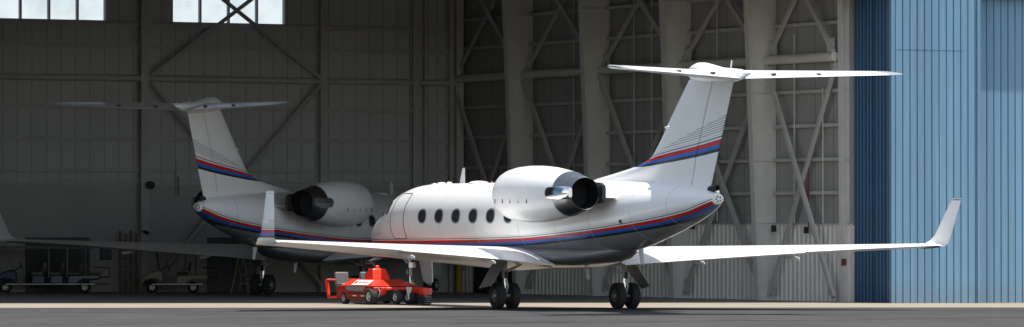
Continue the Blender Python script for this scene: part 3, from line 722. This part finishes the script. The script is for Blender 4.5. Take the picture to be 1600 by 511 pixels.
    b = MB(); b.tube([L(-10.9, 0, 7.2), L(-10.95, 0, 7.42)], .02, 6); b.build('static_wick', M['gear'], jet)
    # tail cone end
    b = MB(); b.lathe([(0, .17), (.05, .145), (.07, .11), (.08, .001)], L(-10.09, 0, 3.37), L(-1, 0, .12), 20); 
    for k in range(5): b.lathe([(0, .028), (.012, .024), (.013, .001)], L(-10.165, .075 * math.cos(k * 1.257), 3.38 + .075 * math.sin(k * 1.257)), L(-1, 0, .1), 8, 1)
    b.build('tail_light', [M['plate'], M['seam']], jet, smooth=40)
    b = MB(); b.lathe([(0, .10), (.45, .085), (.45, .06), (.1, .06), (.09, .001)], L(-9.65, 0, 3.66), L(-1, 0, .1), 16); b.build('exhaust_pipe', M['dark'], jet, smooth=40)
    # main gear
    for side in (1, -1):
        y = side * 2.085; b = MB()
        b.tube([L(.05, y, 1.5), L(.02, y, .95)], .085, 14); b.tube([L(.02, y, .95), L(0, y, .42)], .06, 14, 1)
        b.tube([L(0, y - .36, .41), L(0, y + .36, .41)], .05, 10)
        b.bar(L(-.09, y, .92), L(-.2, y, .7), .06, .04); b.bar(L(-.2, y, .7), L(-.07, y, .48), .06, .04)
        b.tube([L(.02, y, 1.1), L(.15, y - side * .75, 1.45)], .03, 8); b.tube([L(-.06, y, 1.2), L(-.5, y - side * .5, 1.45)], .022, 8)
        b.box(L(-.09, y, 1.05), (.10, .05, .22), mi=2)
        g = b.build('main_gear', [M['gear'], M['chrome'], M['blackp']], jet, smooth=40)
        for d in (-.25, .25): wheel(g, L(0, y + d, .41), L(0, 1, 0), .41, .27, .20, rim='rimdark')
        b = MB(); b.add([L(x, y + side * (.10 + (1.5 - z) * .72 + q), z) for q in (0, .03) for x, z in ((.52, 1.46), (-.36, 1.46), (-.42, .72), (.30, .62))], [(0, 1, 2, 3), (7, 6, 5, 4), (0, 4, 5, 1), (1, 5, 6, 2), (2, 6, 7, 3), (3, 7, 4, 0)])
        b.build('gear_door', M['greyp'], g)
    # nose gear
    b = MB(); x = 11.75
    b.tube([L(x + .1, 0, 1.7), L(x + .03, 0, .9)], .075, 12); b.tube([L(x + .03, 0, .95), L(x, 0, .3)], .05, 12, 1); b.tube([L(x, -.24, .30), L(x, .24, .30)], .035, 8)
    b.bar(L(x - .06, 0, .9), L(x - .24, 0, .66), .06, .04, 1); b.bar(L(x - .24, 0, .66), L(x - .04, 0, .4), .06, .04, 1)
    b.tube([L(x + .05, 0, 1.2), L(x + .75, 0, 1.6)], .03, 8); b.box(L(x - .06, 0, 1.28), (.26, .14, .18), mi=1); b.box(L(x - .04, .1, 1.05), (.1, .1, .14), mi=0); b.tube([L(x - .1, .12, 1.4), L(x - .12, .14, 1.1), L(x - .04, .1, .8)], .02, 6, 2)
    g = b.build('nose_gear', [M['gear'], M['chrome'], M['blackp']], jet, smooth=40)
    for d in (-.17, .17): wheel(g, L(x, d, .31), L(0, 1, 0), .265, .15, .14, n=24)
    b = MB(); b.prism([(x - .95, 1.6), (x + .15, 1.6), (x - .05, .78), (x - .35, .66), (x - .8, .72)], lambda u, v, w: L(u, w - .12 * (1.6 - v), v), -.36, -.33)
    b.build('gear_door', M['gear'], g)
    return jet
jet1 = make_jet()
TH1 = R(25.5)
jet1.location = (1.66, 150.0, 0.012); jet1.rotation_euler = (.0, .0064, TH1)
jet2 = dup(jet1)
TH2 = R(-22.0)
jet2.location = (-7.58, 182.0, gz(-7.58, 182) + .008); jet2.rotation_euler = (-.0015, .0066, TH2); jet2.scale = (.985,) * 3
tag(jet2, 'white jet standing in the shade deep inside the hangar, its tail towards the left')

# ------------------------------------------------------------------ red tow tractor under the nose
ng = jet1.matrix_basis @ L(11.75, 0, 0)
TA = R(-58)
tug = thing('tow_tractor', 'low red tow tractor with grey seats parked by the nose wheel of the sunlit jet', 'tug', (0, 0, 0), (0, 0, TA))
du, dv = Vector((math.cos(TA), math.sin(TA), 0)), Vector((-math.sin(TA), math.cos(TA), 0))
to = Vector((ng.x, ng.y, 0)) - du * .3 - dv * .2 + Vector((-.06, -2.9, 0)); tug.location = (to.x, to.y, gz(to.x, to.y) + .006); tug.scale = (.95, .95, .95)
# local: x towards the cradle, -y towards the viewer's left
b = MB()
b.prism([(-2.62, .60), (-2.62, .22), (-2.35, .17), (-.5, .17), (-.02, .26), (-.02, .60), (-.2, .64), (-2.5, .64)], lambda u, v, w: (u, w, v), -.90, .90)
b.build('chassis', M['reddark'], tug, bevel=.025)
def frustum(mb, x0, x1, y0, y1, z0, X0, X1, Y0, Y1, z1):
    mb.add([(x0, y0, z0), (x1, y0, z0), (x1, y1, z0), (x0, y1, z0), (X0, Y0, z1), (X1, Y0, z1), (X1, Y1, z1), (X0, Y1, z1)], [(0, 1, 5, 4), (1, 2, 6, 5), (2, 3, 7, 6), (3, 0, 4, 7), (4, 5, 6, 7), (3, 2, 1, 0)])
b = MB(); frustum(b, -2.30, -.10, -.93, .93, .645, -2.12, -.85, -.60, .62, .86); b.build('deck', M['red'], tug, bevel=.02)
b = MB(); frustum(b, -1.62, -1.02, -.36, .34, .862, -1.50, -1.18, -.27, .25, 1.24); frustum(b, -1.42, -1.28, -.08, .08, 1.24, -1.40, -1.30, -.06, .06, 1.35); b.build('hood', M['red'], tug, bevel=.02)
b = MB(); b.tube([(-1.82 + .15 * math.cos(t), .0 + .20 * math.sin(t), 1.47 + .06 * math.cos(t)) for t in (2 * math.pi * k / 20 for k in range(21))], .018, 6, cap=False)
b.tube([(-1.45, .0, 1.30), (-1.82, .0, 1.47)], .022, 8); b.bar((-1.82, -.2, 1.47), (-1.82, .2, 1.47), .02, .02); b.build('steering_wheel', M['blackp'], tug, smooth=40)
b = MB(); b.span((-3.15, -.86, .22), (-2.60, .88, .28)); b.build('platform', M['reddark'], tug, bevel=.01)
for y in (-.50, .52):
    b = MB(); b.box((-2.72, y, .66), (.48, .52, .14)); b.prism([(-3.00, .64), (-2.86, .64), (-2.93, 1.12), (-3.04, 1.10)], lambda u, v, w: (u, w + y, v), -.27, .27); b.box((-2.75, y, .42), (.34, .4, .3)); b.build('seat', M['seat'], tug, bevel=.05, segs=3)
b = MB(); b.add([(x, y, z) for y in (-.925, -.902) for x, z in ((-2.0, .63), (-.62, .63), (-.78, .46), (-1.86, .49))], [(0, 1, 2, 3), (7, 6, 5, 4), (0, 4, 5, 1), (1, 5, 6, 2), (2, 6, 7, 3), (3, 7, 4, 0)]); b.build('side_panel', M['greyp'], tug)
b = MB(); b.span((-1.86, -.922, .37), (-.46, -.902, .41)); b.span((-1.86, -.922, .22), (-.46, -.902, .25)); b.build('trim_strip', M['blackp'], tug)
b = MB(); b.span((-1.45, -.924, .29), (-1.22, -.902, .32)); b.span((-.90, -.924, .29), (-.62, -.902, .315)); b.build('side_badge', M['plate'], tug)
# name board on the sloping deck edge
b = MB(); sl_ = math.atan2(.215, .32)
n_ = Vector((0, -math.sin(sl_), math.cos(sl_))); up_ = Vector((0, math.cos(sl_), math.sin(sl_))); pc = Vector((-1.02, -.77, .755)) + n_ * .012
def quad(mb, x0, x1, v0, v1, off, mi): mb.add([pc + Vector((x, 0, 0)) + up_ * v + n_ * off for x, v in ((x0, v0), (x1, v0), (x1, v1), (x0, v1))], [(0, 1, 2, 3)], mi)
quad(b, -.58, .56, -.15, .15, 0.002, 0)
cx_ = -.43; b.add([pc + Vector((cx_ + .09 * math.cos(t), 0, 0)) + up_ * .09 * math.sin(t) + n_ * .005 for t in (2 * math.pi * k / 14 for k in range(14))], [tuple(range(14))], 1)
for k, (w_, h_) in enumerate(((.08, .10), (.06, .09), (.09, .10), (.07, .10), (.08, .10), (.06, .10))): quad(b, -.24 + k * .12, -.24 + k * .12 + w_, -.05, -.05 + h_, .005, 1 if k < 5 else 2)
b.build('name_board', [M['plate'], M['red'], M['seam']], tug)
# rear frame
b = MB()
for y in (-.88, .88):
    b.bar((-3.36, y, .84), (-3.18, y, .22), .10, .10); b.bar((-3.36, y, .84), (-2.75, y, .84), .10, .05); b.bar((-3.18, y, .22), (-2.6, y, .22), .10, .06)
b.bar((-3.36, -.88, .84), (-3.36, .88, .84), .09, .06); b.bar((-3.18, -.88, .22), (-3.18, .88, .22), .09, .06); b.bar((-3.1, -.6, .28), (-3.1, -.2, .45), .08, .08)
b.build('bumper_frame', M['red'], tug, bevel=.012)
# cradle
b = MB(); b.prism([(-.02, .60), (-.02, .28), (.35, .40), (.7, .40), (.78, .28), (1.0, .28), (1.02, .60)], lambda u, v, w: (u, w + .56, v), -.06, .06); b.build('cradle_arm', M['red'], tug, bevel=.015)
b = MB(); b.prism([(-.02, .60), (-.02, .30), (.14, .38), (.22, .50), (.22, .60)], lambda u, v, w: (u, w - .62, v), -.10, .10); b.build('cradle_arm', M['red'], tug, bevel=.015)
b = MB(); b.span((-.02, -.70, .12), (.02, .70, .55)); b.span((.0, -.60, .012), (.80, .66, .035)); b.build('cradle_floor', M['blackp'], tug)
b = MB(); b.span((.0, -.5, .50), (.10, .66, .60)); b.build('cradle_gate', M['red'], tug, bevel=.02)
b = MB(); b.tube([(.86, .50, .185), (.86, .80, .185)], .185, 16)
for k in range(5): b.tube([(1.03, .52, .05 + .075 * k), (1.03, .78, .05 + .075 * k)], .014, 6, 1)
b.build('roller', [M['rubber'], M['greyp']], tug, smooth=40)
b = MB(); b.span((.72, .46, .36), (1.02, .82, .58)); b.build('roller_guard', M['red'], tug, bevel=.02)
b = MB(); b.prism([(-.11, .62), (.11, .62), (.07, .24), (-.03, .16)], lambda u, v, w: (w + .62, u + .12, v), -.015, .015); b.build('latch_plate', M['gear'], tug, bevel=.01)
b = MB(); b.tube([(.0, -.74, .55), (.16, -.76, .45), (.10, -.78, .30), (.0, -.74, .22)], .016, 6); b.build('hydraulic_hose', M['alu'], tug)
for y in (-.27, .22): wheel(tug, (.45, y, .27), (0, 1, 0), .25, .17, .13, name='nose_wheel_standin')  # stand-ins for the jet's nose wheels held in the cradle
for y in (-.84, .84): wheel(tug, (-2.1, y, .215), (0, 1, 0), .215, .18, .12)
for y in (-.88, .88): wheel(tug, (-.22, y, .285), (0, 1, 0), .285, .30, .16)

# ------------------------------------------------------------------ things inside the hangar
def on_floor(px, off):
    """spot on the hangar floor seen at photo column px, 'off' metres in front of the back wall"""
    x = back_x(px, off); p = H(x, DEPTH - off); p.z = gz(p.x, p.y) + .006; return p
LEFTDIR = math.pi + R(4)            # +x of a cart points along the wall to the left
def golf_cart(name, label, p, rows, wb, body, post, roof_len, roofmat, back_rack):
    t = thing(name, label, 'golf cart', p, (0, 0, LEFTDIR), 'golf carts along the back wall')
    # local: x forward, origin under the rear axle, viewer on +y side
    b = MB(); b.prism([(-.45, .30), (wb + .38, .30), (wb + .38, .36), (-.45, .36)], lambda u, v, w: (u, w, v), -.55, .55); b.build('floor_pan', M['blackp'], t, bevel=.01)
    b = MB(); b.prism([(wb - .42, .33), (wb - .26, .5), (wb - .0, .56), (wb + .26, .5), (wb + .36, .36), (wb + .48, .38), (wb + .42, .62), (wb + .1, .82), (wb - .3, .92), (wb - .42, .80)], lambda u, v, w: (u, w, v), -.56, .56); b.build('front_cowl', M[body], t, bevel=.05, segs=3)
    b = MB(); b.prism([(.70, .34), (.66, .70), (-.55, .74), (-.62, .55), (-.34, .50), (-.16, .53), (.05, .52), (.25, .42), (.3, .34)], lambda u, v, w: (u, w, v), -.56, .56); b.build('rear_body', M[body], t, bevel=.05, segs=3)
    b = MB(); b.span((-.4, .56, .335), (wb + .0, .58, .36)); b.span((-.4, -.58, .335), (wb + .0, -.56, .36)); b.build('sill_trim', M['alu'], t)
    for r in range(rows):
        x = .25 + r * (wb - .95) / max(1, rows - .0)
        b = MB(); b.box((x + .18, 0, .76), (.46, 1.05, .13)); b.box((x - .10, 0, 1.02), (.11, 1.02, .34), rot=(0, -.15, 0)); b.build('bench_seat', M['canopy'] if body == 'bluecart' else M['blackp'], t, bevel=.04)
        if r: 
            b = MB(); b.prism([(x - .12, .36), (x + .42, .36), (x + .36, .70), (x - .12, .70)], lambda u, v, w: (u, w, v), -.54, .54); b.build('seat_box', M[body], t, bevel=.04)
        for y in (-.55, .55):
            b = MB(); b.tube([(x + .2, y, .80), (x + .14, y * 1.02, .98), (x - .1, y, .98)], .018, 6); b.build('arm_rail', M['blackp'], t)
    if rows == 3:
        b = MB(); b.box((-.42, 0, .78), (.50, 1.0, .10)); b.build('rear_bench', M['canopy'], t, bevel=.03)
    rx0, rx1 = -.35, -.35 + roof_len; rz = 1.72
    b = MB(); b.prism([(rx0, rz), (rx1, rz + .03), (rx1 + .08, rz + .0), (rx1 + .08, rz + .03), (rx1 - .1, rz + .12), (rx0 + .1, rz + .09), (rx0 - .02, rz + .03)], lambda u, v, w: (u, w, v), -.6, .6); b.build('roof', M[roofmat], t, bevel=.02)
    for y in (-.52, .52):
        b = MB(); b.tube([(wb - .28, y, .88), (wb - .03 if rows == 3 else wb - .16, y, rz + .02)], .022, 6); b.build('roof_post', M[post], t)
        for k in range(rows if rows > 1 else 1):
            x = -.02 + k * (wb - .95) / max(1, rows - .0) if rows > 1 else -.1
            b = MB(); b.tube([(x, y, .6), (x, y, rz + .01)], .02, 6); b.build('roof_post', M[post], t)
        if rows == 1:
            b = MB(); b.tube([(.32, y, .7), (.32, y, rz + .01)], .02, 6); b.build('roof_post', M[post], t)
    b = MB(); sx = wb - .62; b.tube([(wb - .22, .2, .80), (sx, .2, 1.06)], .022, 6)
    b.tube([(sx + .10 * math.cos(a) * .5, .2 + .17 * math.sin(a), 1.06 + .15 * math.cos(a)) for a in (2 * math.pi * k / 14 for k in range(15))], .018, 6, cap=False); b.build('steering_wheel', M['blackp'], t)
    if back_rack:
        b = MB(); 
        for y in (-.45, .45): b.tube([(-.55, y, .62), (-.95, y, .62), (-.95, y, .98), (-.35, y, 1.0)], .02, 6)
        for z in (.62, .8, .98): b.tube([(-.95, -.45, z), (-.95, .45, z)], .02, 6)
        b.span((-.95, -.45, .60), (-.5, .45, .63)); b.bar((-.95, 0, .34), (-.5, 0, .34), .9, .04); b.build('rear_rack', M['blackp'], t)
    for x in (0, wb):
        for y in (-.48, .48): wheel(t, (x, y, .225), (0, 1, 0), .225, .17, .125, n=20)
    return t
p = on_floor(133, 2.4); pf_ = p + Vector((-123 / FPX * p.y, 0, 0))
golf_cart('golf_cart', 'long blue golf cart with three bench rows under a beige roof', p, 3, (pf_ - p).length, 'bluecart', 'alu', 3.85, 'canopy', True)
p = on_floor(302, 2.2); pf_ = p + Vector((-64 / FPX * p.y, 0, 0))
golf_cart('golf_cart', 'small cream golf cart with one black seat row and rear rack', p, 1, (pf_ - p).length, 'cream', 'blackp', 1.75, 'blackp', True)

# ladders
def straight_ladder(p, w, h, m):
    t = thing('extension_ladder', 'tall brown double extension ladder leaning on the back wall beside a steel column', 'ladder', p, (0, 0, R(6)))
    for k, dx in ((0, 0), (1, .22)):
        for s_ in (-1, 1):
            b = MB(); b.bar((dx + s_ * w / 2, -.15 + .1 * k, 0), (dx + s_ * w / 2, .12 + .05 * k, h - .12 * k), .05, .09); b.build('rail', M[m], t)
        n = int(h / .3)
        for i in range(1, n):
            b = MB(); f = i / n; b.tube([(dx - w / 2, lerp(-.15 + .1 * k, .12 + .05 * k, f), h * f), (dx + w / 2, lerp(-.15 + .1 * k, .12 + .05 * k, f), h * f)], .02, 6); b.build('rung', M['alu'], t)
    return t
straight_ladder(on_floor(196, .55), .42, 2.45, 'wood')
def step_ladder(p, h, m, label, rz):
    t = thing('stepladder', label, 'stepladder', p, (0, 0, rz), 'stepladders by the main wheels of the shaded jet')
    for s_ in (-1, 1):
        b = MB(); b.bar((s_ * .28, -.36, 0), (s_ * .16, 0, h), .035, .08); b.build('rail', M[m], t)
        b = MB(); b.bar((s_ * .27, .45, 0), (s_ * .15, .04, h - .05), .03, .05); b.build('rear_leg', M[m], t)
    n = int(h / .29)
    for i in range(1, n):
        f = i / n; w = lerp(.28, .16, f); b = MB(); b.box((0, lerp(-.36, 0, f), h * f), (w * 2 - .04, .09, .03)); b.build('step', M['alu'], t)
    b = MB(); b.box((0, .02, h), (.36, .2, .05)); b.build('top_cap', M[m], t, bevel=.01)
    return t
def floor_at(px, py):
    p = gp(px, py); p.z = gz(p.x, p.y) + .006; return p
step_ladder(floor_at(382, 458.5), 2.05, 'alu', 'tall bare aluminium stepladder standing left of the shaded jet wheel', R(60))
step_ladder(floor_at(379, 456.8), 1.05, 'yellow', 'short yellow stepladder half hidden behind the aluminium one', R(35))

# yellow utility tractor, barely lit, left of the red tug
p = floor_at(486, 455.5)
t = thing('utility_tractor', 'dark yellow utility tractor in the shade behind the red tug', 'tractor', p, (0, 0, HA + math.pi))
b = MB(); b.prism([(-1.0, .28), (-1.0, .62), (-.55, .78), (-.2, .66), (.2, .52), (.45, .78), (1.05, .74), (1.1, .30)], lambda u, v, w: (u, w, v), -.6, .6); b.build('body', M['yellow'], t, bevel=.04)
b = MB(); b.box((-.35, 0, .82), (.5, .9, .12)); b.box((-.62, 0, 1.05), (.1, .9, .4)); b.build('seat', M['blackp'], t, bevel=.03)
b = MB(); b.tube([(.45, .1, .78), (.2, .1, 1.08)], .025); b.tube([(.2 + .06 * math.cos(a), .1 + .18 * math.sin(a), 1.08 + .15 * math.cos(a)) for a in (2 * math.pi * k / 14 for k in range(15))], .018, 6, cap=False); b.build('steering_wheel', M['blackp'], t)
for x in (-.7, .72):
    for y in (-.55, .55): wheel(t, (x, y, .27), (0, 1, 0), .27, .2, .14, rim='rimdark', n=20)
b = MB(); b.span((1.1, -.5, .3), (1.25, .5, .42)); b.build('bumper', M['blackp'], t)
# hand truck by the dark wall door
p = floor_at(343, 455); t = thing('hand_truck', 'black hand truck standing upright before the dark wall door', 'hand truck', p, (0, 0, HA))
b = MB()
for s_ in (-1, 1): b.tube([(s_ * .2, -.05, .1), (s_ * .2, .12, .95), (s_ * .14, .18, 1.12)], .02, 6)
b.tube([(-.14, .18, 1.12), (.14, .18, 1.12)], .02, 6)
for z in (.3, .55, .8): b.bar((-.2, -.05 + .2 * (z - .1), z), (.2, -.05 + .2 * (z - .1), z), .04, .02)
b.build('frame', M['blackp'], t); b = MB(); b.box((0, -.16, .03), (.45, .22, .015)); b.build('toe_plate', M['blackp'], t)
for s_ in (-1, 1): wheel(t, (s_ * .26, .06, .13), (1, 0, 0), .13, .06, .07, rim='rimdark', n=16)
b = MB(); b.box((0, -.18, .42), (.40, .26, .62)); b = b.build('crate', M['cabinet'], t, bevel=.02)

# ground power unit on its trailer, right wall
p = floor_at(877, 459.5)
t = thing('ground_power_unit', 'dark blue power unit on a rusty trailer beside the ribbed right wall', 'power unit', p, (0, 0, R(4)))
b = MB(); b.prism([(-.68, .62), (.62, .62), (.62, 1.32), (.5, 1.42), (-.58, 1.42), (-.68, 1.32)], lambda u, v, w: (u, w, v), -.5, .5); b.build('housing', M['bluetank'], t, bevel=.06, segs=3)
b = MB(); b.tube([(-.2, 0, 1.42), (-.2, 0, 1.58)], .09, 10); b.box((-.2, 0, 1.6), (.24, .2, .06)); b.build('exhaust_cap', M['rust'], t)
b = MB(); b.span((-.75, -.5, .48), (1.15, .5, .58)); b.span((-.75, -.5, .58), (1.15, -.46, .66)); b.bar((-.75, 0, .45), (-1.7, 0, .32), .08, .08); b.build('trailer_frame', M['rust'], t)
for x in (-.72, .95):
    for y in (-.48, .48): wheel(t, (x, y, .24), (0, 1, 0), .24, .16, .13, n=20, rim='rim' if x < 0 else 'rimdark')
b = MB(); b.tube([(-1.2, 0, .40), (-.95, 0, .50)], .16, 12); b.tube([(-1.3, .1, .35), (-1.3, -.1, .35)], .12, 12); b.build('hose_reel', M['bluetank'], t, smooth=40)
wheel(t, (-1.72, 0, .17), (0, 1, 0), .17, .1, .08, n=16, rim='rimdark')

# yellow guard posts either side of the dark side door
def post(px, label):
    k = (px - 800) / FPX; xin = -.75                      # 0.75 m in front of the right wall
    o = H(xin, 0); y = (k * o.y - o.x) / (EI.x - k * EI.y); q = H(xin, y); q.z = gz(q.x, q.y)
    b = MB(); b.tube([(0, 0, -.05), (0, 0, 1.2), (0, 0, 1.26), (0, 0, 1.29)], [.13, .13, .10, .02], 16)
    o = b.build('guard_post', M['yellow'], None, smooth=40, loc=q)
    return tag(o, label, 'bollard', 'yellow guard posts at the side door')
post(717, 'yellow guard post standing left of the dark side door')
post(771, 'yellow guard post right of the dark side door, mostly behind the wheel strut')
